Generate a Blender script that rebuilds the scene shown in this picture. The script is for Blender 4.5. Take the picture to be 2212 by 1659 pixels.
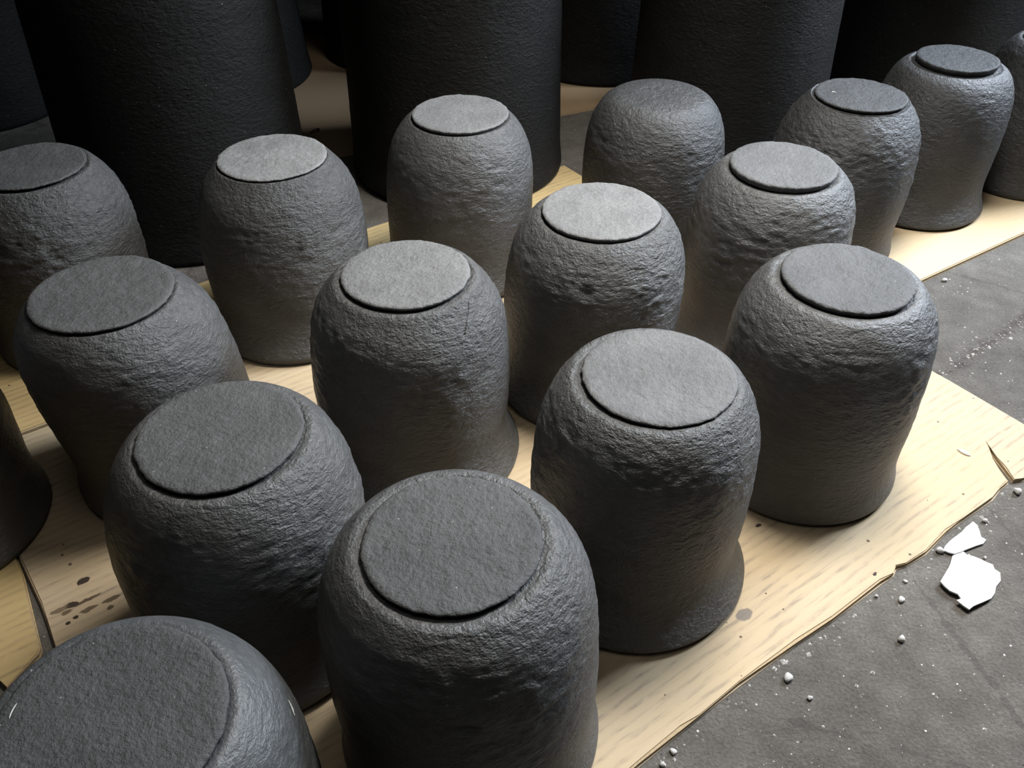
import bpy, bmesh, math, random
import numpy as np
from mathutils import Vector

# ------------------------------------------------------------------ basics
for o in list(bpy.data.objects):
    bpy.data.objects.remove(o, do_unlink=True)
scene = bpy.context.scene
COL = scene.collection
U = 0.05                    # one unit of the measured layout = radius of a pot's foot disc, 5 cm
TB = 0.0045                 # thickness of the corrugated cardboard
PH = 3.70                   # height of a small pot in units
CAM_H = (7.1166 + PH) * U + TB

# ------------------------------------------------------------------ camera
cam = bpy.data.cameras.new('camera'); camo = bpy.data.objects.new('camera', cam); COL.objects.link(camo)
camo.location = (0, 0, CAM_H)
camo.rotation_euler = (math.radians(90 - 39.135), 0, 0)
cam.sensor_width = 36; cam.lens = 1908.18 / 2212 * 36
cam.clip_start = 0.01
scene.camera = camo

# ------------------------------------------------------------------ world, lights, exposure
w = bpy.data.worlds.new('world'); scene.world = w; w.use_nodes = True
w.node_tree.nodes['Background'].inputs[0].default_value = (0.80, 0.86, 1.0, 1)
w.node_tree.nodes['Background'].inputs[1].default_value = 0.004

def area(name, loc, target, sx, sy, power, color, spread=180):
    l = bpy.data.lights.new(name, 'AREA'); l.shape = 'RECTANGLE'; l.size = sx; l.size_y = sy
    l.energy = power; l.color = color; l.spread = math.radians(spread)
    o = bpy.data.objects.new(name, l); COL.objects.link(o); o.location = loc
    d = Vector(target) - Vector(loc); o.rotation_euler = d.to_track_quat('-Z', 'Y').to_euler()
    return o
# lamp hanging over the pots, an added weak fill for the front shoulders, and cool daylight from a window on the right
area('workshop_lamp', (0.26, 0.74, 1.00), (0.15, 0.63, 0.1), 0.26, 0.26, 6.1, (1.0, 0.97, 0.92), 104)
area('front_fill', (-0.02, 0.26, 1.30), (-0.02, 0.36, 0.1), 0.50, 0.50, 0.35, (1.0, 0.98, 0.95), 90)
area('daylight_window', (1.30, 1.34, 1.02), (0.42, 0.74, 0.1), 0.50, 0.60, 17.5, (0.76, 0.86, 1.0), 92)

vs = scene.view_settings
vs.view_transform = 'Standard'; vs.look = 'None'; vs.gamma = 1.0; vs.exposure = -0.1
vs.use_curve_mapping = False

# ------------------------------------------------------------------ helpers
def tag(o, label=None, cat=None, group=None, kind=None):
    if label: o['label'] = label
    if cat: o['category'] = cat
    if group: o['group'] = group
    if kind: o['kind'] = kind
    return o

def link(name, me, mat, parent=None, loc=None, rotz=0.0):
    o = bpy.data.objects.new(name, me); COL.objects.link(o)
    if mat: me.materials.append(mat)
    if parent: o.parent = parent
    if loc is not None: o.location = loc
    o.rotation_euler.z = rotz
    return o

def empty(name, loc, rotz=0.0):
    o = bpy.data.objects.new(name, None); COL.objects.link(o); o.location = loc; o.rotation_euler.z = rotz
    o.empty_display_size = 0.02
    return o

# vectorised 3D value noise
def _hash(i, j, k, s):
    n = (i * 374761393 + j * 668265263 + k * 2147483647 + s * 1274126177) & 0xFFFFFFFF
    n = ((n ^ (n >> 13)) * 1274126177) & 0xFFFFFFFF
    n = n ^ (n >> 16)
    return (n & 0xFFFF) / 32767.5 - 1.0
def vnoise(p, s=0):
    f = np.floor(p).astype(np.int64); t = p - f; t = t * t * (3 - 2 * t)
    r = 0
    for a in (0, 1):
        for b in (0, 1):
            for c in (0, 1):
                wgt = (t[:, 0] if a else 1 - t[:, 0]) * (t[:, 1] if b else 1 - t[:, 1]) * (t[:, 2] if c else 1 - t[:, 2])
                r = r + wgt * _hash(f[:, 0] + a, f[:, 1] + b, f[:, 2] + c, s)
    return r
def fbm(p, s=0, octs=3, gain=0.5):
    r = 0; a = 1.0
    for o in range(octs):
        r = r + a * vnoise(p * (2.03 ** o) + 17.3 * o, s + o); a *= gain
    return r

def catmull(pts, per):
    """dense Catmull-Rom through 2D points; per = samples for each span"""
    P = np.array(pts, float); out = []
    for i in range(len(P) - 1):
        p0 = P[max(i - 1, 0)]; p1 = P[i]; p2 = P[i + 1]; p3 = P[min(i + 2, len(P) - 1)]
        n = per[i] if hasattr(per, '__len__') else per
        for t in np.linspace(0, 1, n, endpoint=False):
            out.append(0.5 * ((2 * p1) + (-p0 + p2) * t + (2 * p0 - 5 * p1 + 4 * p2 - p3) * t * t + (-p0 + 3 * p1 - 3 * p2 + p3) * t ** 3))
    out.append(P[-1])
    return np.array(out)

def grid_mesh(name, V, rows, n, cap0=None, cap1=None):
    """V: rows*n verts, closed in the second direction; cap0/cap1: extra centre verts"""
    i = np.arange(rows - 1)[:, None]; j = np.arange(n)[None, :]; j2 = (j + 1) % n
    F = np.stack([(i * n + j), (i * n + j2), ((i + 1) * n + j2), ((i + 1) * n + j)], -1).reshape(-1, 4)
    tri = []
    base = rows * n; VV = [V]
    if cap0 is not None:
        VV.append(np.array([cap0])); tri.append(np.stack([np.full(n, base), (np.arange(n) + 1) % n, np.arange(n)], -1)); base += 1
    if cap1 is not None:
        VV.append(np.array([cap1])); o = (rows - 1) * n
        tri.append(np.stack([np.full(n, base), o + np.arange(n), o + (np.arange(n) + 1) % n], -1)); base += 1
    V = np.concatenate(VV); T = np.concatenate(tri) if tri else np.zeros((0, 3), int)
    me = bpy.data.meshes.new(name)
    me.vertices.add(len(V)); me.vertices.foreach_set('co', V.astype(np.float32).ravel())
    nl = F.size + T.size
    me.loops.add(nl); me.loops.foreach_set('vertex_index', np.concatenate([F.ravel(), T.ravel()]).astype(np.int32))
    npoly = len(F) + len(T)
    me.polygons.add(npoly)
    starts = np.concatenate([np.arange(len(F)) * 4, F.size + np.arange(len(T)) * 3]).astype(np.int32)
    me.polygons.foreach_set('loop_start', starts)
    me.polygons.foreach_set('use_smooth', np.ones(npoly, bool))
    me.update(calc_edges=True); me.validate()
    return me

# ------------------------------------------------------------------ materials
class NT:
    def __init__(self, name):
        self.m = bpy.data.materials.new(name); self.m.use_nodes = True
        self.t = self.m.node_tree; self.b = self.t.nodes['Principled BSDF']
    def n(self, kind, **kw):
        x = self.t.nodes.new(kind)
        for k, v in kw.items(): setattr(x, k, v)
        return x
    def l(self, a, b): self.t.links.new(a, b)
    def val(self, sock, v):
        if hasattr(v, 'is_output') or isinstance(v, bpy.types.NodeSocket): self.l(v, sock)
        else: sock.default_value = v
    def math(self, op, a, b=None, c=None, clamp=False):
        x = self.n('ShaderNodeMath', operation=op, use_clamp=clamp)
        self.val(x.inputs[0], a)
        if b is not None: self.val(x.inputs[1], b)
        if c is not None: self.val(x.inputs[2], c)
        return x.outputs[0]
    def coord(self, which='Object', scale=(1, 1, 1), loc=(0, 0, 0)):
        tc = self.n('ShaderNodeTexCoord'); mp = self.n('ShaderNodeMapping')
        mp.inputs['Scale'].default_value = scale; mp.inputs['Location'].default_value = loc
        self.l(tc.outputs[which], mp.inputs[0]); return mp.outputs[0]
    def noise(self, vec, scale, detail=4, rough=0.55, dist=0.0):
        x = self.n('ShaderNodeTexNoise'); self.l(vec, x.inputs['Vector'])
        x.inputs['Scale'].default_value = scale; x.inputs['Detail'].default_value = detail
        x.inputs['Roughness'].default_value = rough; x.inputs['Distortion'].default_value = dist
        return x.outputs[0]
    def vor(self, vec, scale, feature='F1', rnd=1.0):
        x = self.n('ShaderNodeTexVoronoi', feature=feature); self.l(vec, x.inputs['Vector'])
        x.inputs['Scale'].default_value = scale; x.inputs['Randomness'].default_value = rnd
        return x
    def ramp(self, f, stops):
        x = self.n('ShaderNodeValToRGB'); self.l(f, x.inputs[0])
        e = x.color_ramp.elements
        while len(e) < len(stops): e.new(0.5)
        for k, (p, c) in enumerate(stops):
            e[k].position = p; e[k].color = (c, c, c, 1) if not hasattr(c, '__len__') else (*c, 1)
        return x.outputs[0]
    def mix(self, f, a, b, blend='MIX'):
        x = self.n('ShaderNodeMix', data_type='RGBA', blend_type=blend)
        self.val(x.inputs[0], f)
        for s, v in ((x.inputs[6], a), (x.inputs[7], b)):
            self.val(s, v if isinstance(v, bpy.types.NodeSocket) else (*v, 1))
        return x.outputs[2]
    def bump(self, hgt, strength, dist, prev=None):
        x = self.n('ShaderNodeBump'); x.inputs['Strength'].default_value = strength; x.inputs['Distance'].default_value = dist
        self.l(hgt, x.inputs['Height'])
        if prev: self.l(prev, x.inputs['Normal'])
        return x.outputs[0]
    def out(self, color=None, rough=None, normal=None, spec=None, metal=None):
        if color is not None: self.val(self.b.inputs['Base Color'], color if isinstance(color, bpy.types.NodeSocket) else (*color, 1))
        if rough is not None: self.val(self.b.inputs['Roughness'], rough)
        if normal is not None: self.l(normal, self.b.inputs['Normal'])
        if spec is not None: self.b.inputs['Specular IOR Level'].default_value = spec
        if metal is not None: self.b.inputs['Metallic'].default_value = metal
        return self.m

def mat_clay(name, base=0.055, tint=(1.0, 1.0, 1.0), rough=0.50, coarse=1.0, seed=0.0, spec=0.5, wrinkle=True):
    """graphite clay: mottled charcoal, wrinkled or grainy, with sparse pale specks for painted mica glints"""
    k = NT(name)
    v = k.coord('Object', (1, 1, 1.9) if wrinkle else (1, 1, 1), (seed, seed * 0.7, seed * 0.3))
    big = k.noise(v, 26, 4, 0.6); mid = k.noise(v, 150 if wrinkle else 330, 5, 0.66, 0.25 if wrinkle else 0.0); fine = k.noise(v, 700, 3, 0.6)
    tone = k.math('ADD', k.math('MULTIPLY', big, 0.55), k.math('MULTIPLY', mid, 0.45))
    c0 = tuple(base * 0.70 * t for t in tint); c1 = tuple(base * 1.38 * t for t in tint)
    col = k.mix(k.ramp(tone, [(0.32, 0.0), (0.68, 1.0)]), c0, c1)
    vr = k.vor(k.coord('Object', (1, 1, 1), (seed, 0, 0)), 240)
    rnd = k.n('ShaderNodeSeparateColor'); k.l(vr.outputs['Color'], rnd.inputs[0])
    pick = k.math('GREATER_THAN', rnd.outputs[0], 0.93)
    dot = k.math('MULTIPLY', k.math('LESS_THAN', vr.outputs['Distance'], 0.10), pick)
    col = k.mix(k.math('MULTIPLY', dot, 0.5), col, (0.5, 0.51, 0.5))  # mica sparkle painted into the colour as pale specks
    vp = k.vor(v, 170); pit = k.ramp(vp.outputs['Distance'], [(0.04, 0.0), (0.30, 1.0)])
    ridge = k.math('ABSOLUTE', k.math('SUBTRACT', k.noise(v, 85, 3, 0.6, 0.3), 0.5))
    hgt = k.math('ADD', k.math('MULTIPLY', mid, 1.1), k.math('ADD', k.math('MULTIPLY', fine, 0.30), k.math('MULTIPLY', pit, 0.16)))
    if wrinkle: hgt = k.math('ADD', hgt, k.math('MULTIPLY', k.ramp(ridge, [(0.0, 0.0), (0.22, 1.0)]), 0.30))
    nrm = k.bump(hgt, 0.80 * coarse, 0.0024)
    r = k.math('ADD', rough - 0.08, k.math('MULTIPLY', mid, 0.20))
    return k.out(col, r, nrm, spec)

def mat_cardboard(name, color=(0.60, 0.45, 0.27), pitch=0.0078, streak=1.0, spots=(), stains=(), flute_bump=0.5, seed=0.0, dots=1.0):
    """kraft liner; flutes run along the sheet's local x"""
    k = NT(name)
    v = k.coord('Object', (1, 1, 1), (seed, seed, 0))
    sep = k.n('ShaderNodeSeparateXYZ'); k.l(v, sep.inputs[0])
    wob = k.math('MULTIPLY', k.math('SUBTRACT', k.noise(k.coord('Object', (6, 14, 1), (seed, 0, 0)), 3, 2), 0.5), 0.9)
    ph = k.math('ADD', k.math('MULTIPLY', sep.outputs[1], 2 * math.pi / pitch), k.math('MULTIPLY', wob, 8.0))
    wave = k.math('ADD', k.math('MULTIPLY', k.math('SINE', ph), 0.5), 0.5)
    fib = k.noise(k.coord('Object', (14, 170, 30), (seed, 0, 0)), 2.2, 5, 0.6, 0.3)
    patch = k.noise(k.coord('Object', (30, 60, 1), (0, seed, 0)), 1.6, 4, 0.6)
    grain = k.noise(v, 900, 3, 0.6)
    d = k.math('MULTIPLY', k.math('MULTIPLY', k.ramp(wave, [(0.35, 0.0), (1.0, 1.0)]), k.ramp(fib, [(0.38, 0.0), (0.60, 1.0)])), k.ramp(patch, [(0.36, 0.10), (0.60, 1.0)]))
    dark = tuple(c * f for c, f in zip(color, (0.50, 0.52, 0.60)))
    col = k.mix(k.math('MULTIPLY', d, 0.85 * streak, clamp=True), color, dark)
    warm = tuple(c * f for c, f in zip(color, (1.06, 1.03, 0.90)))
    col = k.mix(k.math('MULTIPLY', k.ramp(k.noise(v, 11, 3), [(0.4, 0.0), (0.7, 1.0)]), 0.5), col, warm)
    # small dark flecks
    vf = k.vor(v, 75); sc = k.n('ShaderNodeSeparateColor'); k.l(vf.outputs['Color'], sc.inputs[0])
    fl = k.math('MULTIPLY', k.math('LESS_THAN', vf.outputs['Distance'], k.math('MULTIPLY', sc.outputs[1], 0.12)), k.math('GREATER_THAN', sc.outputs[0], 0.55))
    col = k.mix(k.math('MULTIPLY', fl, 0.8 * dots), col, (0.035, 0.022, 0.016))
    hole = None
    wn = k.n('ShaderNodeVectorMath', operation='ADD'); tc = k.n('ShaderNodeTexCoord'); nz = k.n('ShaderNodeTexNoise')
    k.l(tc.outputs['Object'], nz.inputs['Vector']); nz.inputs['Scale'].default_value = 160
    mm = k.n('ShaderNodeVectorMath', operation='MULTIPLY_ADD'); k.l(nz.outputs['Color'], mm.inputs[0])
    mm.inputs[1].default_value = (0.006, 0.004, 0); mm.inputs[2].default_value = (-0.003, -0.002, 0)
    k.l(tc.outputs['Object'], wn.inputs[0]); k.l(mm.outputs[0], wn.inputs[1])
    for (x, y, rx, ry, c, a) in list(spots) + list(stains):
        sb = k.n('ShaderNodeVectorMath', operation='SUBTRACT'); k.l(wn.outputs[0], sb.inputs[0]); sb.inputs[1].default_value = (x, y, 0)
        dv = k.n('ShaderNodeVectorMath', operation='MULTIPLY'); k.l(sb.outputs[0], dv.inputs[0]); dv.inputs[1].default_value = (1 / rx, 1 / ry, 0)
        ln = k.n('ShaderNodeVectorMath', operation='LENGTH'); k.l(dv.outputs[0], ln.inputs[0])
        msk = k.ramp(ln.outputs['Value'], [(0.80, 1.0), (1.0, 0.0)])
        col = k.mix(k.math('MULTIPLY', msk, a), col, c)
    h = k.math('ADD', k.math('MULTIPLY', wave, -0.9 * flute_bump), k.math('ADD', k.math('MULTIPLY', fib, 0.35), k.math('MULTIPLY', grain, 0.07)))
    nrm = k.bump(h, 0.5, 0.0012)
    return k.out(col, 0.78, nrm, 0.25)

def mat_concrete():
    k = NT('concrete_floor')
    v = k.coord('Object'); big = k.noise(v, 5, 5, 0.6, 0.3); mid = k.noise(v, 38, 6, 0.65); fine = k.noise(v, 420, 4, 0.65)
    tone = k.math('ADD', k.math('MULTIPLY', big, 0.38), k.math('ADD', k.math('MULTIPLY', mid, 0.30), k.math('MULTIPLY', fine, 0.32)))
    col = k.ramp(tone, [(0.36, (0.058, 0.051, 0.043)), (0.50, (0.108, 0.097, 0.084)), (0.64, (0.178, 0.163, 0.142))])
    # sand grains, light and dark
    vr = k.vor(v, 260); sc = k.n('ShaderNodeSeparateColor'); k.l(vr.outputs['Color'], sc.inputs[0])
    small = k.math('LESS_THAN', vr.outputs['Distance'], k.math('MULTIPLY', sc.outputs[1], 0.22))
    col = k.mix(k.math('MULTIPLY', k.math('MULTIPLY', small, k.math('GREATER_THAN', sc.outputs[0], 0.86)), 0.75), col, (0.62, 0.60, 0.56))
    col = k.mix(k.math('MULTIPLY', k.math('MULTIPLY', small, k.math('LESS_THAN', sc.outputs[0], 0.10)), 0.8), col, (0.03, 0.025, 0.022))
    # old crack between two pours, running past the end of the cardboard
    sep = k.n('ShaderNodeSeparateXYZ'); k.l(v, sep.inputs[0])
    x0, y0, ang = CRACK
    ca, sa = math.cos(ang), math.sin(ang)
    dist = k.math('ADD', k.math('MULTIPLY', k.math('SUBTRACT', sep.outputs[0], x0), -sa), k.math('MULTIPLY', k.math('SUBTRACT', sep.outputs[1], y0), ca))
    wob = k.math('MULTIPLY', k.math('SUBTRACT', k.noise(v, 16, 5, 0.65), 0.5), 0.030)
    ad = k.math('ABSOLUTE', k.math('ADD', dist, wob))
    broken = k.ramp(k.noise(v, 60, 4, 0.7), [(0.40, 0.0), (0.58, 1.0)])
    cr = k.math('MULTIPLY', k.ramp(k.math('DIVIDE', ad, 0.009), [(0.15, 1.0), (1.0, 0.0)]), broken)
    col = k.mix(k.math('MULTIPLY', cr, 0.8), col, (0.055, 0.042, 0.036))
    # hairline cracks
    vc = k.vor(k.coord('Object', (1, 1, 1), (0.3, 0.1, 0)), 4.2, 'DISTANCE_TO_EDGE')
    hair = k.math('MULTIPLY', k.math('LESS_THAN', k.math('ADD', vc.outputs['Distance'], k.math('MULTIPLY', k.math('SUBTRACT', mid, 0.5), 0.05)), 0.004), 0.45)
    col = k.mix(hair, col, (0.06, 0.05, 0.045))
    h = k.math('ADD', k.math('MULTIPLY', mid, 0.8), k.math('ADD', k.math('MULTIPLY', fine, 0.4), k.math('MULTIPLY', cr, -0.8)))
    return k.out(col, 0.85, k.bump(h, 0.7, 0.004), 0.25)

def mat_plain(name, color, rough=0.8, bump=0.3, scale=400, spec=0.3, var=0.25):
    k = NT(name); v = k.coord('Object'); n = k.noise(v, scale, 4, 0.6)
    col = k.mix(n, tuple(c * (1 - var) for c in color), tuple(min(1, c * (1 + var)) for c in color))
    return k.out(col, rough, k.bump(n, bump, 0.001), spec)

# ------------------------------------------------------------------ pixel -> ground
F_PX = 1908.18; PITCH = math.radians(39.135)
def ground(px, py, z=0.0):
    """metres on the plane of height z under photo pixel"""
    a = (px - 1106) / F_PX; b = (829.5 - py) / F_PX
    d = np.array([a, math.cos(PITCH) + b * math.sin(PITCH), -math.sin(PITCH) + b * math.cos(PITCH)])
    s = (z - CAM_H) / d[2]
    return d[0] * s, d[1] * s

# ------------------------------------------------------------------ setting
c0 = ground(2050, 800); c1 = ground(2212, 690)
CRACK = (c0[0], c0[1], math.atan2(c1[1] - c0[1], c1[0] - c0[0]))
def quad(name, pts, mat):
    me = bpy.data.meshes.new(name); me.from_pydata(pts, [], [tuple(range(len(pts)))]); me.update()
    return link(name, me, mat)
fl = quad('floor', [(-2.6, -1.2, 0), (2.9, -1.2, 0), (2.9, 2.9, 0), (-2.6, 2.9, 0)], mat_concrete()); tag(fl, kind='structure')
wb = quad('wall_back', [(-2.6, 2.9, 0), (2.9, 2.9, 0), (2.9, 2.9, 2.6), (-2.6, 2.9, 2.6)], mat_plain('back_wall_paint', (0.10, 0.095, 0.09), 0.9, 0.2, 60)); tag(wb, kind='structure')

# ------------------------------------------------------------------ cardboard sheets
ANG = math.radians(36.0)
def to_tn(x, y): return (x * math.cos(ANG) + y * math.sin(ANG), -x * math.sin(ANG) + y * math.cos(ANG))
def px_tn(px, py, z=TB):
    return to_tn(*ground(px, py, z))
def poly_slab(name, pts, z0, z1, mat, parent):
    bm = bmesh.new()
    a = [bm.verts.new((x, y, z1)) for x, y in pts]; b = [bm.verts.new((x, y, z0)) for x, y in pts]
    n = len(pts)
    top = bm.faces.new(a); bot = bm.faces.new(b[::-1])
    for i in range(n): bm.faces.new((a[i], b[i], b[(i + 1) % n], a[(i + 1) % n]))
    bmesh.ops.recalc_face_normals(bm, faces=bm.faces)
    bmesh.ops.triangulate(bm, faces=[top, bot], ngon_method='EAR_CLIP')
    me = bpy.data.meshes.new(name); bm.to_mesh(me); bm.free()
    return link(name, me, mat, parent)
def inset(pts, d, seed):
    """move each outline point inwards by about d, unevenly"""
    rnd = random.Random(seed); n = len(pts); out = []
    area2 = sum(pts[i][0] * pts[(i + 1) % n][1] - pts[(i + 1) % n][0] * pts[i][1] for i in range(n))
    sg = 1 if area2 > 0 else -1
    for i in range(n):
        p = pts[i - 1]; q = pts[(i + 1) % n]; dx, dy = q[0] - p[0], q[1] - p[1]; L = math.hypot(dx, dy) or 1
        k = d * rnd.uniform(0.4, 1.5)
        out.append((pts[i][0] - sg * dy / L * k, pts[i][1] + sg * dx / L * k))
    return out
def densify(pts, step, jit, seed, keep=()):
    rnd = random.Random(seed); out = []; n = len(pts)
    for i in range(n):
        a, b = pts[i], pts[(i + 1) % n]; L = math.hypot(b[0] - a[0], b[1] - a[1]); m = max(1, int(L / step))
        out.append(a)
        nx, ny = -(b[1] - a[1]) / (L or 1), (b[0] - a[0]) / (L or 1)
        for q in range(1, m):
            t = q / m; j = rnd.uniform(-jit, jit)
            out.append((a[0] + (b[0] - a[0]) * t + nx * j, a[1] + (b[1] - a[1]) * t + ny * j))
    return out
M_CORE = mat_plain('cardboard_core', (0.40, 0.30, 0.18), 0.9, 0.5, 500)
def cardboard(label, pts, liner, rot=ANG, jit=0.0008, seed=1, step=0.03):
    root = empty('cardboard_sheet', (0, 0, 0), rot)
    tag(root, label, 'cardboard', 'cardboard sheets under the pots')
    pts = densify(pts, step, jit, seed)
    poly_slab('top_liner', inset(pts, 0.0022, seed + 2), TB - 0.0008, TB, liner, root)
    poly_slab('fluted_core', inset(pts, 0.0011, seed), 0.0006, TB - 0.0008, M_CORE, root)
    poly_slab('bottom_liner', inset(pts, 0.0002, seed + 5), 0.0, 0.0006, liner, root)
    return root

# the main sheet: front edge traced point by point, torn near its right end
front_px = [(1381, 1659), (1475, 1582), (1511, 1553), (1598, 1484), (1724, 1394), (1800, 1343), (1905, 1264), (1930, 1247), (1936, 1232), (1957, 1226), (2000, 1200), (2044, 1154), (2080, 1127), (2144, 1083), (2160, 1062)]
front = [px_tn(*p, 0.0) for p in front_px]
tear = [px_tn(*p) for p in [(2182, 1039), (2163, 1013), (2147, 990), (2136, 955), (2150, 986), (2168, 1008), (2190, 1036), (2212, 1034)]]
main = [(-0.9 * U, 3.55 * U), (0.9 * U, 3.62 * U), (2.5 * U, 3.5 * U)] + front + tear + [(14.75 * U, 3.45 * U), (14.82 * U, 7.0 * U), (14.7 * U, 14.80 * U), (-0.95 * U, 14.80 * U)]
def spot(px, py, rx, ry, c=(0.022, 0.014, 0.012), a=0.95):
    t, n = px_tn(px, py); return (t, n, rx, ry, c, a)
S1_SPOTS = [spot(180, 1255, 0.0050, 0.0038), spot(158, 1306, 0.0046, 0.0030), spot(128, 1318, 0.0085, 0.0028, (0.10, 0.07, 0.04), 0.8),
            spot(190, 1295, 0.0110, 0.0016, (0.07, 0.045, 0.028), 0.9), spot(193, 1315, 0.0075, 0.0020, (0.09, 0.06, 0.035), 0.85),
            spot(240, 1294, 0.0070, 0.0022, (0.08, 0.055, 0.03), 0.85), spot(238, 1312, 0.0034, 0.0022, (0.06, 0.04, 0.025), 0.85),
            spot(142, 1324, 0.0042, 0.0024, (0.09, 0.06, 0.03), 0.8), spot(148, 1347, 0.0020, 0.0017), spot(164, 1333, 0.0022, 0.0018),
            spot(1608, 1328, 0.0075, 0.0052, (0.16, 0.14, 0.125), 0.85), spot(1637, 1136, 0.0025, 0.0020), spot(1890, 1240, 0.0028, 0.0016)]
M_CARD1 = mat_cardboard('kraft_liner_striped', (0.475, 0.37, 0.242), spots=S1_SPOTS, seed=0.0)
M_CARD2 = mat_cardboard('kraft_liner_smooth', (0.58, 0.445, 0.28), streak=0.22, flute_bump=0.12, seed=3.0, dots=0.25)
M_CARD3 = mat_cardboard('kraft_liner_yellow', (0.49, 0.36, 0.175), seed=5.0)
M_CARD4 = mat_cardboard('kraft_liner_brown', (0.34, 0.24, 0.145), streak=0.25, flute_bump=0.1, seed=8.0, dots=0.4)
cardboard('large striped cardboard sheet under the small pots, its bare end torn near white chips', main, M_CARD1, seed=3, step=0.05)
# strip behind it, one split away
cardboard('narrow cardboard strip split off behind the large striped sheet, below the tall pots',
          [(-2.2 * U, 14.86 * U), (14.6 * U, 14.86 * U), (14.7 * U, 17.75 * U), (4.6 * U, 17.85 * U), (-2.2 * U, 17.8 * U)], M_CARD3, seed=9, step=0.06)
# yellowish sheet left of the split
lp = [px_tn(*p) for p in [(50, 1238), (72, 1330), (88, 1398), (84, 1412), (15, 1487), (-20, 1452)]]
cardboard('yellowish ribbed cardboard sheet with a cut-off corner, across the gap from the holed corner',
          [(-1.02 * U, 14.78 * U), (-5.5 * U, 14.7 * U), (-5.5 * U, 9.0 * U)] + lp[::-1], M_CARD3, seed=21, step=0.08)
# smooth sheet at the right, under the end of the rows
A2 = math.radians(33.0)
def tn2(x, y): return (x * math.cos(A2) + y * math.sin(A2), -x * math.sin(A2) + y * math.cos(A2))
e0 = tn2(*ground(2005, 605)); e1 = tn2(*ground(2212, 510))
yb = (e0[1] + e1[1]) / 2
cardboard('smooth cream cardboard sheet with a clean straight edge along bare concrete',
          [(15.35 * U, yb), (30 * U, yb), (30 * U, yb + 4.7 * U), (15.35 * U, yb + 4.7 * U)], M_CARD2, rot=A2, jit=0.0002, seed=31, step=0.2)
# back sheet, under the far tall pots
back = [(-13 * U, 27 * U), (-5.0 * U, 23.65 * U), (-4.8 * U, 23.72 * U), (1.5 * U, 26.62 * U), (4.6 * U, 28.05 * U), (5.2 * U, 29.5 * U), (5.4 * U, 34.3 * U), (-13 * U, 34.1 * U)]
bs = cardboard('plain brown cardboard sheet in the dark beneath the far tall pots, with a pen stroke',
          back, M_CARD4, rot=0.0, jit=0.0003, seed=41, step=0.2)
# hooked pen stroke on the back sheet
def ribbon(name, px, wid, z, mat, parent):
    P = catmull([ground(*p, z) for p in px], 6); V = []; Fc = []
    for i in range(len(P)):
        d = P[min(i + 1, len(P) - 1)] - P[max(i - 1, 0)]; d = d / (np.linalg.norm(d) or 1); nrm = np.array([-d[1], d[0]])
        wv = wid * (0.55 + 0.45 * math.sin(math.pi * (i + 0.7) / (len(P) + 0.4)))
        for s in (-1, 1): V.append((*(P[i] + nrm * wv * s), z + 0.0004))
        for s in (-1, 1): V.append((*(P[i] + nrm * wv * s), z - 0.0002))
    for i in range(len(P) - 1):
        a = 4 * i; b = a + 4
        Fc += [(a, a + 1, b + 1, b), (a, b, b + 2, a + 2), (a + 1, a + 3, b + 3, b + 1)]
    me = bpy.data.meshes.new(name); me.from_pydata(V, [], Fc); me.update(); return link(name, me, mat, parent)
M_INK = mat_plain('black_pen_ink', (0.012, 0.011, 0.012), 0.6, 0.1)
ribbon('pen_mark', [(670, 287), (679, 281), (687, 278), (688, 282), (680, 285), (671, 289)], 0.0016, TB, M_INK, bs)

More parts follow.
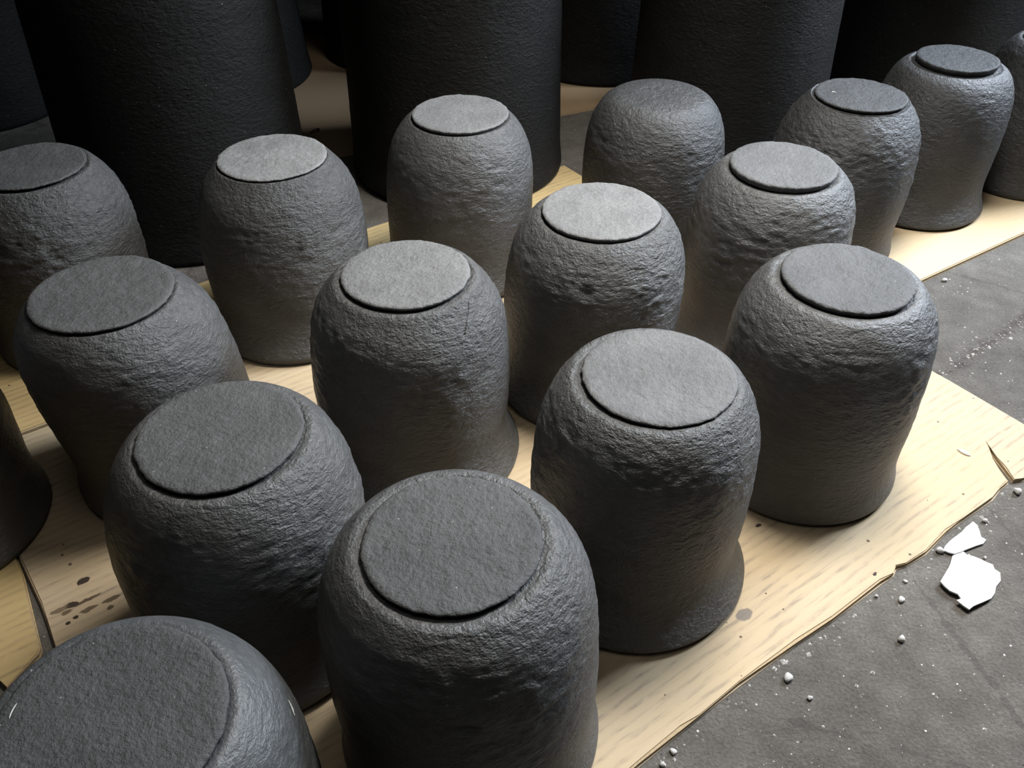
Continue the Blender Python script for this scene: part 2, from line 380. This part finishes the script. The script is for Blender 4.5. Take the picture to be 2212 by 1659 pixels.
# ------------------------------------------------------------------ pots
KZ = [0.06, 0.2, 0.4, 0.65, 0.95, 1.4, 1.9, 2.4, 2.85, 3.2, 3.5, 3.7]
KM = [1.086, 1.211, 1.337, 1.448, 1.519, 1.566, 1.581, 1.571, 1.554, 1.575, 1.64, 1.655]
NTH = 232
def build_body(name, k, seed, step, lean, off, rough=1.0, chamfer=0.04, dome=False, nth=NTH, H=PH, kz=KZ, detail=3.0, outer=None):
    """lathe profile (radius, depth below the top) with lean, out-of-roundness and surface relief; hollow, open at the ground"""
    if outer is None:
        if dome: prof = [(0.02, 0.0), (0.45, 0.004), (0.80, 0.03), (1.0, 0.075), (k[1] - 0.02, 0.2)]
        else: prof = [(0.02, step + 0.02), (0.60, step + 0.02), (0.95, step + 0.035), (1.02, step + 0.02), (k[0] + 0.005, step + 0.035), (k[1], 0.2 + 0.3 * step)]
        prof += [(k[i], kz[i]) for i in range(2, 11)] + [(k[11] - 0.2 * chamfer, H - 0.09), (k[11] - chamfer - 0.02, H)]
        per = [3, 4, 3, 3, 5] if not dome else [4, 5, 4, 5]
        per += [8, 10, 12, 14, 16, 16, 14, 12, 10, 6, 5][:len(prof) - 1 - len(per)]
        if not dome: per[4] = 6
    else:
        prof, per = outer
    D = catmull(prof, per)
    rim = D[-1]
    inner = np.array([(rim[0] - 0.10, H), (rim[0] - 0.17, H - 0.06), (rim[0] - 0.24, H - 0.5), (rim[0] - 0.28, H * 0.5), (rim[0] - 0.36, 0.8), (rim[0] - 0.7, 0.45), (0.05, 0.42)])
    n_out = len(D); D = np.concatenate([D, inner]); rows = len(D)
    th = np.linspace(0, 2 * np.pi, nth, endpoint=False)
    r = D[:, 0][:, None] * np.ones(nth)[None, :]; d = D[:, 1][:, None] * np.ones(nth)[None, :]
    T = th[None, :] * np.ones(rows)[:, None]
    # outward normals of the profile
    g = np.gradient(D, axis=0); nr, nd = -g[:, 1], g[:, 0]; L = np.hypot(nr, nd) + 1e-9; nr, nd = -nr / L, -nd / L
    pts = np.stack([r * np.cos(T), r * np.sin(T), d], -1).reshape(-1, 3)
    s = seed * 7.31
    low = fbm(pts * np.array([0.45, 0.45, 0.5]) + s, 11 + seed, 2) * 0.018
    wr = fbm(pts * np.array([4.2, 4.2, 8.5]) + s, 31 + seed, 3, 0.55)
    wr2 = np.abs(fbm(pts * np.array([6.0, 6.0, 13.0]) + s * 1.3, 51 + seed, 2, 0.5))
    lump = vnoise(pts * np.array([9.0, 9.0, 15.0]) + s, 71 + seed)
    rag = fbm(pts * np.array([1.1, 1.1, 0.9]) + s * 0.6, 91 + seed, 2)
    dd = pts[:, 2]
    band = np.clip((dd - 0.12) / 0.35, 0, 1) * np.clip((2.7 - dd) / 1.6, 0.16, 1) * np.clip(0.75 + 0.6 * rag, 0.15, 1.3)
    disp = low + rough * band * (0.017 * wr - 0.011 * np.clip(wr2 - 0.15, 0, 1) + 0.008 * np.clip(lump, 0, 1) ** 2 * 1.4)
    disp = disp.reshape(rows, nth)
    disp[n_out:] = 0
    disp[:6] *= np.linspace(0, 1, 6)[:, None]
    lip = np.clip((D[:, 1] - (H - 0.7)) / 0.6, 0, 1)[:, None]
    disp += lip * 0.016 * vnoise(np.stack([np.cos(T) * 1.6, np.sin(T) * 1.6, T * 0 + s], -1).reshape(-1, 3), 5 + seed).reshape(rows, nth) * (np.arange(rows) < n_out)[:, None]
    fixbase = np.clip((H - d) / 0.1, 0, 1)
    rr = r + disp * nr[:, None]; de = d + disp * nd[:, None] * fixbase
    x = rr * np.cos(T) + off[0] + lean[0] * de / H; y = rr * np.sin(T) + off[1] + lean[1] * de / H; z = H - de
    V = np.stack([x, y, np.clip(z, 0, None)], -1).reshape(-1, 3) * U
    c0 = (V[:nth].mean(0)); c1 = (V[-nth:].mean(0))
    return grid_mesh(name, V, rows, nth, c0, c1)

def build_disc(name, R, step, seed, rough=1.0, nth=200, H=PH, tilt=0.0, edge=1.0):
    """raised foot disc: nearly flat grainy face with a ragged rounded edge and undercut side"""
    prof = [(0.02 * R, 0)] + [(R * q, 0.0) for q in np.linspace(0.08, 0.93, 26)] + [(R * 0.965, 0.004), (R * 0.99, 0.014), (R * 1.0, 0.03), (R * 0.995, 0.5 * step + 0.012), (R * 0.965, step + 0.02), (R * 0.93, step + 0.035)]
    D = np.array(prof, float); rows = len(D)
    th = np.linspace(0, 2 * np.pi, nth, endpoint=False); T = th[None, :] * np.ones(rows)[:, None]
    r = D[:, 0][:, None] * np.ones(nth); d = D[:, 1][:, None] * np.ones(nth)
    s = seed * 3.77
    ring = np.stack([np.cos(T), np.sin(T), 0 * T + s], -1).reshape(-1, 3)
    wob = (0.012 * fbm(ring * 1.3, 3 + seed, 2) + 0.011 * edge * fbm(ring * 9, 13 + seed, 3)).reshape(rows, nth)
    r = r * (1 + wob * np.clip(D[:, 0] / R, 0, 1)[:, None] ** 3)
    pts = np.stack([r * np.cos(T), r * np.sin(T), 0 * r], -1).reshape(-1, 3)
    hgt = 0.008 * fbm(pts * 1.2 + s, 23 + seed, 2) + rough * (0.0065 * fbm(pts * 9 + s, 33 + seed, 3) + 0.004 * np.clip(vnoise(pts * 16 + s, 43 + seed), 0, 1))
    hgt = hgt.reshape(rows, nth) * np.clip((1.15 - r / R) / 0.15, 0, 1)
    z = H - d + hgt
    V = np.stack([r * np.cos(T), r * np.sin(T), z], -1).reshape(-1, 3) * U
    return grid_mesh(name, V, rows, nth, V[:nth].mean(0), None)

M_BODY = {s: mat_clay('graphite_clay_%s' % s, b, t, r, c, q, 0.55 if s != 'tall' else 0.15) for s, b, t, r, c, q in (
    ('plain', 0.072, (1.0, 1.0, 0.99), 0.41, 1.0, 0.0),
    ('smooth', 0.072, (0.96, 1.0, 1.02), 0.42, 0.6, 2.0),
    ('rough', 0.072, (1.0, 1.0, 0.98), 0.39, 1.3, 4.0),
    ('dark', 0.038, (1.0, 1.0, 0.99), 0.43, 1.0, 5.0),
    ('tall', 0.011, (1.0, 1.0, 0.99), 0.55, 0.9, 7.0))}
M_DISC = {}
def disc_mat(tone):  # fall-off of light between the small pots is put into their tones
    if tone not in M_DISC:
        M_DISC[tone] = mat_clay('foot_clay_lit_tone_%02d' % round(tone * 100), tone * 0.75, (1.0, 0.995, 0.98), 0.58, 0.75, 1.0 + tone * 10, 0.4, False)
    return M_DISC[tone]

GROUP = 'small upturned clay pots on the cardboard'
# key: (x, y) of the foot disc, disc radius, profile, lean, offset, foot step, disc tone with light level put in, body kind, relief, chamfer, label
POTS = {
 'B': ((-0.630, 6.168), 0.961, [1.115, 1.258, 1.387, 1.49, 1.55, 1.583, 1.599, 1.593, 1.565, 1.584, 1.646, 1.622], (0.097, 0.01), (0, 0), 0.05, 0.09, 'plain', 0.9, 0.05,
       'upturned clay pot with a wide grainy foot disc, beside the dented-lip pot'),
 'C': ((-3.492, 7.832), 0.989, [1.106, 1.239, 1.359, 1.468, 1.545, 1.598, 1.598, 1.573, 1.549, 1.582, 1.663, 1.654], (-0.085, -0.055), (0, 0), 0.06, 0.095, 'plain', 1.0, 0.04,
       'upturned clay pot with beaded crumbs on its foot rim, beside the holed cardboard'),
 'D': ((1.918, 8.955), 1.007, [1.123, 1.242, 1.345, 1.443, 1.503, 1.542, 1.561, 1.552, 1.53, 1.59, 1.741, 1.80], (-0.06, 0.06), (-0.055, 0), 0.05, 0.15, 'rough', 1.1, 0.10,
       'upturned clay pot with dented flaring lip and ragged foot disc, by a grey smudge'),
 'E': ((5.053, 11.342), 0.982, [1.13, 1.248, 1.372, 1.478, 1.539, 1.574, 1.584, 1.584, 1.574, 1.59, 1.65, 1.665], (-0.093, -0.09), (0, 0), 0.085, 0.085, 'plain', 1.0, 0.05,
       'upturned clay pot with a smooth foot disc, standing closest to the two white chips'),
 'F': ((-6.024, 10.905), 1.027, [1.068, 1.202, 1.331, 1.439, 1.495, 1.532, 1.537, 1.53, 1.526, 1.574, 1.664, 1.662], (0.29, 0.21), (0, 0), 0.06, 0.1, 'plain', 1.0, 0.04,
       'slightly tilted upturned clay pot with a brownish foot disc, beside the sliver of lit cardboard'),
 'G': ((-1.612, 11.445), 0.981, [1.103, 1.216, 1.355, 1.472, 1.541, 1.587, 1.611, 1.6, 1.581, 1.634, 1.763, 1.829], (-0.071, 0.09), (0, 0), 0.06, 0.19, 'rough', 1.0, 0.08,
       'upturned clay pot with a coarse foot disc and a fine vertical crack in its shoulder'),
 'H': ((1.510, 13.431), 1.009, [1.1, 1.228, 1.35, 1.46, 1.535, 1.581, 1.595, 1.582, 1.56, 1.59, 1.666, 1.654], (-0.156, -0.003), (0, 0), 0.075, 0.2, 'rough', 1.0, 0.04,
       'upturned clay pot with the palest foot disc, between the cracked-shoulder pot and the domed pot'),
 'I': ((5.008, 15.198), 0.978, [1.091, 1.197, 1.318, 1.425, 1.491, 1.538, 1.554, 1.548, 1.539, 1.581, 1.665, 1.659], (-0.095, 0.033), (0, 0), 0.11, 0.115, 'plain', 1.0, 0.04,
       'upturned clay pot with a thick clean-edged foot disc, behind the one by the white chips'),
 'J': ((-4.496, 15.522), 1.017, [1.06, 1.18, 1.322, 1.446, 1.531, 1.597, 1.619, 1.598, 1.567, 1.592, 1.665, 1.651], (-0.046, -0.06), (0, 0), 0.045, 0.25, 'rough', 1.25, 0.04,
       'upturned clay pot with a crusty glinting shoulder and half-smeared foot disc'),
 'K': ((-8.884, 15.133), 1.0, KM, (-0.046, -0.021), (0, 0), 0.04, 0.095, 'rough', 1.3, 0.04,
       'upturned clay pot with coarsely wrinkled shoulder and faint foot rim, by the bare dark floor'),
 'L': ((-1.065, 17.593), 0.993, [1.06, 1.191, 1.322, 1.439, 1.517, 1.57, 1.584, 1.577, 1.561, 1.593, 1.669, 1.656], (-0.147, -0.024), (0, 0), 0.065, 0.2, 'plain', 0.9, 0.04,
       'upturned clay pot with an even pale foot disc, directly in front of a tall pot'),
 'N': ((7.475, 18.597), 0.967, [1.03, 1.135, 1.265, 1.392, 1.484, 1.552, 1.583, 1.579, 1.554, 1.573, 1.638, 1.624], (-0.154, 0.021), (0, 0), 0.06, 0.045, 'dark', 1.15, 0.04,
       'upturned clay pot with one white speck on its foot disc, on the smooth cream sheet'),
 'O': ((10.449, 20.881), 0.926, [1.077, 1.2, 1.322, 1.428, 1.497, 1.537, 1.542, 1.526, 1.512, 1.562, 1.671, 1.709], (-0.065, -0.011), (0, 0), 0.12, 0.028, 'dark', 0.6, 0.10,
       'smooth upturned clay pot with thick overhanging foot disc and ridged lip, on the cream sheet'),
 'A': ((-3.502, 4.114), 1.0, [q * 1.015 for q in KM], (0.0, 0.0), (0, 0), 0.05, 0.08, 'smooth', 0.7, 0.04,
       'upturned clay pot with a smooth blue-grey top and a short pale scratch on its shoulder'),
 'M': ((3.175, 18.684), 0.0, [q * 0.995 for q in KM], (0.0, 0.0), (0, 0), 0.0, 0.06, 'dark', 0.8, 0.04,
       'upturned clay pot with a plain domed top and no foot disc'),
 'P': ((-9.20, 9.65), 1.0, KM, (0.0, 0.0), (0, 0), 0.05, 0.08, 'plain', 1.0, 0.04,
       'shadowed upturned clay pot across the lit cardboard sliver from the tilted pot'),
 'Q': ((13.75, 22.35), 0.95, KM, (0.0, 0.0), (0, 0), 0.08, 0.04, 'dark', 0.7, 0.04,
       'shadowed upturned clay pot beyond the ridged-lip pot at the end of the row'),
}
POT_OBJ = {}
for q, (key, (pos, R, k, lean, off, step, tone, kind, rel, cham, label)) in enumerate(POTS.items()):
    loc = (pos[0] * U, pos[1] * U, TB)
    if R == 0:
        me = build_body('clay_pot', k, q + 1, step, lean, off, rel, cham, dome=True)
        o = link('clay_pot', me, M_BODY[kind], None, loc)
    else:
        o = empty('clay_pot', loc)
        link('body', build_body('body', k, q + 1, step, lean, off, rel, cham), M_BODY[kind], o)
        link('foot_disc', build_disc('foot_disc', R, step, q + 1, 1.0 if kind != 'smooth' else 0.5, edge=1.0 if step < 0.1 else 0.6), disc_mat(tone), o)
    tag(o, label, 'clay pot', GROUP); POT_OBJ[key] = o

# tall pots at the back
def tall(key, x, y, r0, r1, label, z=0.0, H=7.6, seed=0):
    rs = lambda d: r0 + (r1 - r0) * (H - d) / 4.4
    prof = [(0.02, 0.10), (1.5, 0.10), (1.86, 0.12), (1.98, 0.14), (2.15, 0.28), (2.38, 0.65), (2.52, 1.15), (rs(2.0) - 0.01, 2.0), (rs(3.2), 3.2), (rs(4.6), 4.6), (rs(6.0), 6.0), (rs(6.9), 6.9), (rs(7.3) + 0.03, 7.3), (r0 + 0.03, H - 0.1), (r0 - 0.05, H)]
    per = [3, 3, 3, 3, 5, 6, 8, 14, 18, 18, 14, 8, 6, 4]
    o = empty('tall_clay_pot', (x * U, y * U, z))
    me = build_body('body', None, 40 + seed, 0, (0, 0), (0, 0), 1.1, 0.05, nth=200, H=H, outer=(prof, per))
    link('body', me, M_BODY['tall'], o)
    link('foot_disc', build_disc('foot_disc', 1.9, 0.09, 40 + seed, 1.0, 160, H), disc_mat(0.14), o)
    tag(o, label, 'clay pot', 'tall clay pots at the back')
    return o
tall('T1', -8.0, 20.55, 2.88, 2.71, 'tall dark clay pot behind the crusty-shouldered small pot', seed=1)
tall('T2', -1.52, 23.21, 2.86, 2.77, 'tall dark clay pot standing behind the small pot with the even pale disc', TB, seed=2)
tall('T3', 6.28, 25.48, 2.84, 2.69, 'tall dark clay pot behind the small domed pot', seed=3)
tall('T4', 3.13, 31.7, 2.9, 2.75, 'black-looking tall clay pot far back in the gap beside the domed small pot', TB, seed=4)
tall('T5', 13.2, 28.9, 2.84, 2.69, 'tall dark clay pot behind the ridged-lip small pot', seed=5)
tall('T6', -17.0, 27.6, 2.75, 2.75, 'black-looking tall clay pot beyond the bare strip of dark floor', seed=6)
tall('T7', -9.75, 29.9, 2.9, 2.6, 'black-looking tall clay pot further back behind the one at the crusty-shouldered pot', TB, seed=7)
tall('T8', -3.85, 32.75, 2.9, 2.75, 'black-looking tall clay pot far behind the pen-marked cardboard', TB, seed=8)

# marks lying on single pots: found by casting a ray from the photo pixel onto the clay
def cast(px, py):
    a = (px - 1106) / F_PX; b = (829.5 - py) / F_PX
    d = Vector((a, math.cos(PITCH) + b * math.sin(PITCH), -math.sin(PITCH) + b * math.cos(PITCH))).normalized()
    hit, loc, nrm, _, ob, _ = scene.ray_cast(bpy.context.view_layer.depsgraph, Vector((0, 0, CAM_H)), d)
    return loc, nrm
def streak(name, key, px, wid, lift, mat):
    """thin ridge following the clay between photo pixels"""
    root = POT_OBJ[key]; P = catmull(px, 5); pts = [cast(*p) for p in P]; V = []; Fc = []
    for i, (c, nn) in enumerate(pts):
        d = (pts[min(i + 1, len(pts) - 1)][0] - pts[max(i - 1, 0)][0]).normalized(); side = d.cross(nn).normalized()
        ww = wid * math.sin(math.pi * (0.12 + 0.76 * i / (len(pts) - 1))); c = c - root.location
        V += [c - side * ww - nn * 0.0003, c + nn * lift, c + side * ww - nn * 0.0003]
    for i in range(len(pts) - 1):
        q = 3 * i; Fc += [(q, q + 1, q + 4, q + 3), (q + 1, q + 2, q + 5, q + 4)]
    me = bpy.data.meshes.new(name); me.from_pydata([tuple(v) for v in V], [], Fc); me.update()
    o = link(name, me, mat, root); return o
bpy.context.view_layer.update()
M_PALE = mat_plain('pale_scratch', (0.45, 0.45, 0.41), 0.7, 0.2)
M_CRACK = mat_plain('dark_crack', (0.012, 0.012, 0.012), 0.8, 0.2)
streak('scratch', 'A', [(622, 1512), (628, 1527), (636, 1547)], 0.0011, 0.0004, M_PALE)
streak('scratch', 'A', [(38, 1520), (30, 1536), (22, 1552)], 0.0009, 0.0004, M_PALE)
streak('crack_line', 'G', [(1012, 652), (1011, 674), (1007, 700), (1004, 724)], 0.0005, 0.0003, M_CRACK)
streak('white_speck', 'N', [(1797, 200), (1801, 200), (1805, 201)], 0.0022, 0.0010, M_PALE)

# ------------------------------------------------------------------ white chips, crumbs and grit on the floor
M_WHITE = mat_plain('white_plaster', (0.82, 0.82, 0.80), 0.85, 0.3, 300, 0.3, 0.06)
M_CRUMB = mat_plain('pale_crumb', (0.66, 0.64, 0.61), 0.9, 0.6, 900, 0.3, 0.2)
def chip(label, px, zf, thick=0.0014):
    P = [ground(*p, 0.002) for p in px]; cx = sum(p[0] for p in P) / len(P); cy = sum(p[1] for p in P) / len(P)
    bm = bmesh.new(); vs_ = [bm.verts.new((x - cx, y - cy, 0)) for x, y in P]; f = bm.faces.new(vs_)
    if f.normal.z < 0: f.normal_flip()
    bm.normal_update()
    bmesh.ops.triangulate(bm, faces=bm.faces[:], ngon_method='EAR_CLIP')
    bmesh.ops.subdivide_edges(bm, edges=bm.edges[:], cuts=2, use_grid_fill=True)
    for f in bm.faces:
        if f.normal.z < 0: f.normal_flip()
    g = bmesh.ops.extrude_face_region(bm, geom=bm.faces[:])
    up = {v for v in g['geom'] if isinstance(v, bmesh.types.BMVert)}
    for v in bm.verts:
        v.co.z = zf(v.co.x, v.co.y) + (thick if v in up else 0.0)
    bmesh.ops.recalc_face_normals(bm, faces=bm.faces[:])
    me = bpy.data.meshes.new('plaster_chip'); bm.to_mesh(me); bm.free()
    o = link('plaster_chip', me, M_WHITE, None, (cx, cy, 0.0)); tag(o, label, 'plaster chip', 'white chips on the floor'); return o
def cpx(l): return [(1980 + x * 0.1446, 1100 + y * 0.1446) for x, y in l]
chip('large flat white chip with a notched ragged outline on the concrete',
     cpx([(540, 690), (600, 660), (690, 620), (720, 640), (750, 670), (860, 700), (960, 740), (1060, 790), (1140, 820), (1170, 890), (1250, 940), (1260, 1060), (1190, 1150), (1170, 1250), (1110, 1340), (960, 1420), (830, 1480), (770, 1530), (680, 1470), (580, 1390), (650, 1370), (600, 1300), (480, 1250), (400, 1180), (340, 1110), (410, 990), (480, 870), (510, 800)]),
     lambda x, y: 0.0002 + 0.0032 * max(0, min(1, (-x - y + 0.004) / 0.035)))
chip('smaller white chip tucked against the cardboard edge',
     cpx([(400, 620), (420, 560), (480, 490), (560, 420), (680, 330), (740, 260), (850, 180), (910, 230), (940, 310), (970, 410), (1040, 450), (1000, 510), (880, 550), (740, 605), (660, 640), (560, 670), (480, 655)]),
     lambda x, y: 0.0002 + 0.0015 * max(0, min(1, (-y + 0.004) / 0.02)))

rnd = random.Random(5)
def pebble_mesh(name, seed, flat=0.75):
    r = random.Random(seed); bm = bmesh.new(); bmesh.ops.create_icosphere(bm, subdivisions=2, radius=1)
    for v in bm.verts:
        n = 1 + 0.22 * math.sin(3 * v.co.x + seed) * math.cos(2.5 * v.co.y - seed) + r.uniform(-0.08, 0.08)
        v.co = Vector((v.co.x * n, v.co.y * n * 0.85, v.co.z * n * flat))
    zm = min(v.co.z for v in bm.verts)
    for v in bm.verts: v.co.z = max(v.co.z - zm - 0.12, 0)
    me = bpy.data.meshes.new(name); bm.to_mesh(me); bm.free(); me.materials.append(M_CRUMB)
    for p in me.polygons: p.use_smooth = True
    return me
PEB = [pebble_mesh('pebble', s, f) for s, f in ((1, 0.8), (2, 0.65), (3, 0.9))]
for px, py, r, kind, lab in [
        (1948, 1380, 9, 0, 'round pale pebble alone on the concrete'), (1703, 1463, 11, 1, 'lumpy white crumb on the concrete below the dented-lip pot'),
        (2198, 1062, 9, 0, 'white oval pebble beside the torn end of the cardboard'), (2030, 1189, 8, 2, 'white crumb touching the smaller white chip at the cardboard edge'),
        (1948, 1294, 8, 1, 'flaky white crumb below the notch in the cardboard edge'), (2128, 1124, 6, 0, 'small white grain lying just above the smaller white chip'),
        (1750, 1507, 6, 2, 'tiny pale crumb next to the lumpy white crumb'), (1455, 1622, 8, 1, 'angular pale crumb against the frayed cardboard edge'),
        (1432, 1651, 7, 2, 'pale crumb below the frayed cardboard edge'), (2041, 604, 6, 1, 'pale crumb beside the smooth cream sheet'),
        (1894, 1286, 4, 2, 'tiny white crumb near the notch in the cardboard edge'), (2129, 1203, 4, 0, 'tiny white grain beside the large white chip'),
        (1957, 1254, 5, 1, 'white fleck right at the notch in the cardboard edge')]:
    x, y = ground(px, py, 0.002); dep = y * math.cos(PITCH) + CAM_H * math.sin(PITCH); rr = r * dep / F_PX
    o = bpy.data.objects.new('pebble', PEB[kind]); COL.objects.link(o); o.location = (x, y, 0); o.scale = (rr, rr, rr); o.rotation_euler.z = rnd.uniform(0, 6)
    tag(o, lab, 'pebble', 'pale crumbs on the floor')

# seed husk on the cardboard
x, y = ground(2082, 978, TB)
bm = bmesh.new(); bmesh.ops.create_icosphere(bm, subdivisions=3, radius=1)
for v in bm.verts:
    t = v.co.x; wv = (1 - t * t) ** 0.35 if abs(t) < 1 else 0
    v.co = Vector((v.co.x * 0.0062, v.co.y * 0.0024 * (0.5 + 0.5 * wv), (max(v.co.z, -0.2) + 0.2) * 0.0016))
me = bpy.data.meshes.new('seed_husk'); bm.to_mesh(me); bm.free()
o = link('seed_husk', me, mat_plain('husk', (0.62, 0.58, 0.50), 0.35, 0.3, 800, 0.6), None, (x, y, TB), math.radians(-48)); tag(o, 'tiny pale seed husk lying on the bare striped cardboard', 'husk')

# loose grit on the concrete: nobody could count it
def on_board(x, y):
    t, n = to_tn(x, y)
    if -2.3 * U < t < 14.95 * U and 3.35 * U < n < 18.1 * U and not (n < front_n(t) - 0.002): return True
    t, n = tn2(x, y)
    return t > 15.2 * U and n > yb - 0.002
ft = sorted(front); ftx = [p[0] for p in ft]; fty = [p[1] for p in ft]
def front_n(t): return float(np.interp(t, ftx, fty))
V = []; Fc = []
tet = [(1, 1, 1.2), (1, -1, 0), (-1, 1, 0), (-1, -1, 0.8), (0.2, 0.1, 1.6)]
def grain(x, y, s):
    b = len(V); a = rnd.uniform(0, 6.28); ca, sa = math.cos(a), math.sin(a); k = rnd.uniform(0.6, 1.2)
    for (u, v_, w_) in ((1, 0, 0), (0, 1, 0), (-1, 0, 0), (0, -1, 0), (0.1, 0.1, 0.9)):
        V.append((x + (u * ca - v_ * k * sa) * s, y + (u * sa + v_ * k * ca) * s, w_ * s))
    Fc.extend([(b, b + 1, b + 4), (b + 1, b + 2, b + 4), (b + 2, b + 3, b + 4), (b + 3, b, b + 4)])
n = 0
while n < 900:
    x = rnd.uniform(0.05, 0.75); y = rnd.uniform(0.22, 1.0)
    if on_board(x, y): continue
    grain(x, y, min(0.0022, 0.00025 + rnd.expovariate(1 / 0.00028))); n += 1
n = 0
while n < 260:      # swept up along the cardboard's front edge and the crack
    if rnd.random() < 0.5:
        t = rnd.uniform(2.0 * U, 14 * U); nn = front_n(t) - abs(rnd.gauss(0.002, 0.006)); x = t * math.cos(ANG) - nn * math.sin(ANG); y = t * math.sin(ANG) + nn * math.cos(ANG)
    else:
        s = rnd.uniform(-0.03, 0.25); w_ = rnd.gauss(0, 0.006); x = CRACK[0] + s * math.cos(CRACK[2]) - w_ * math.sin(CRACK[2]); y = CRACK[1] + s * math.sin(CRACK[2]) + w_ * math.cos(CRACK[2])
    if on_board(x, y): continue
    grain(x, y, min(0.0025, 0.0004 + rnd.expovariate(1 / 0.0005))); n += 1
me = bpy.data.meshes.new('grit'); me.from_pydata(V, [], Fc); me.update()
o = link('grit', me, M_CRUMB); tag(o, 'loose pale grit scattered over the bare concrete floor', 'grit', kind='stuff')
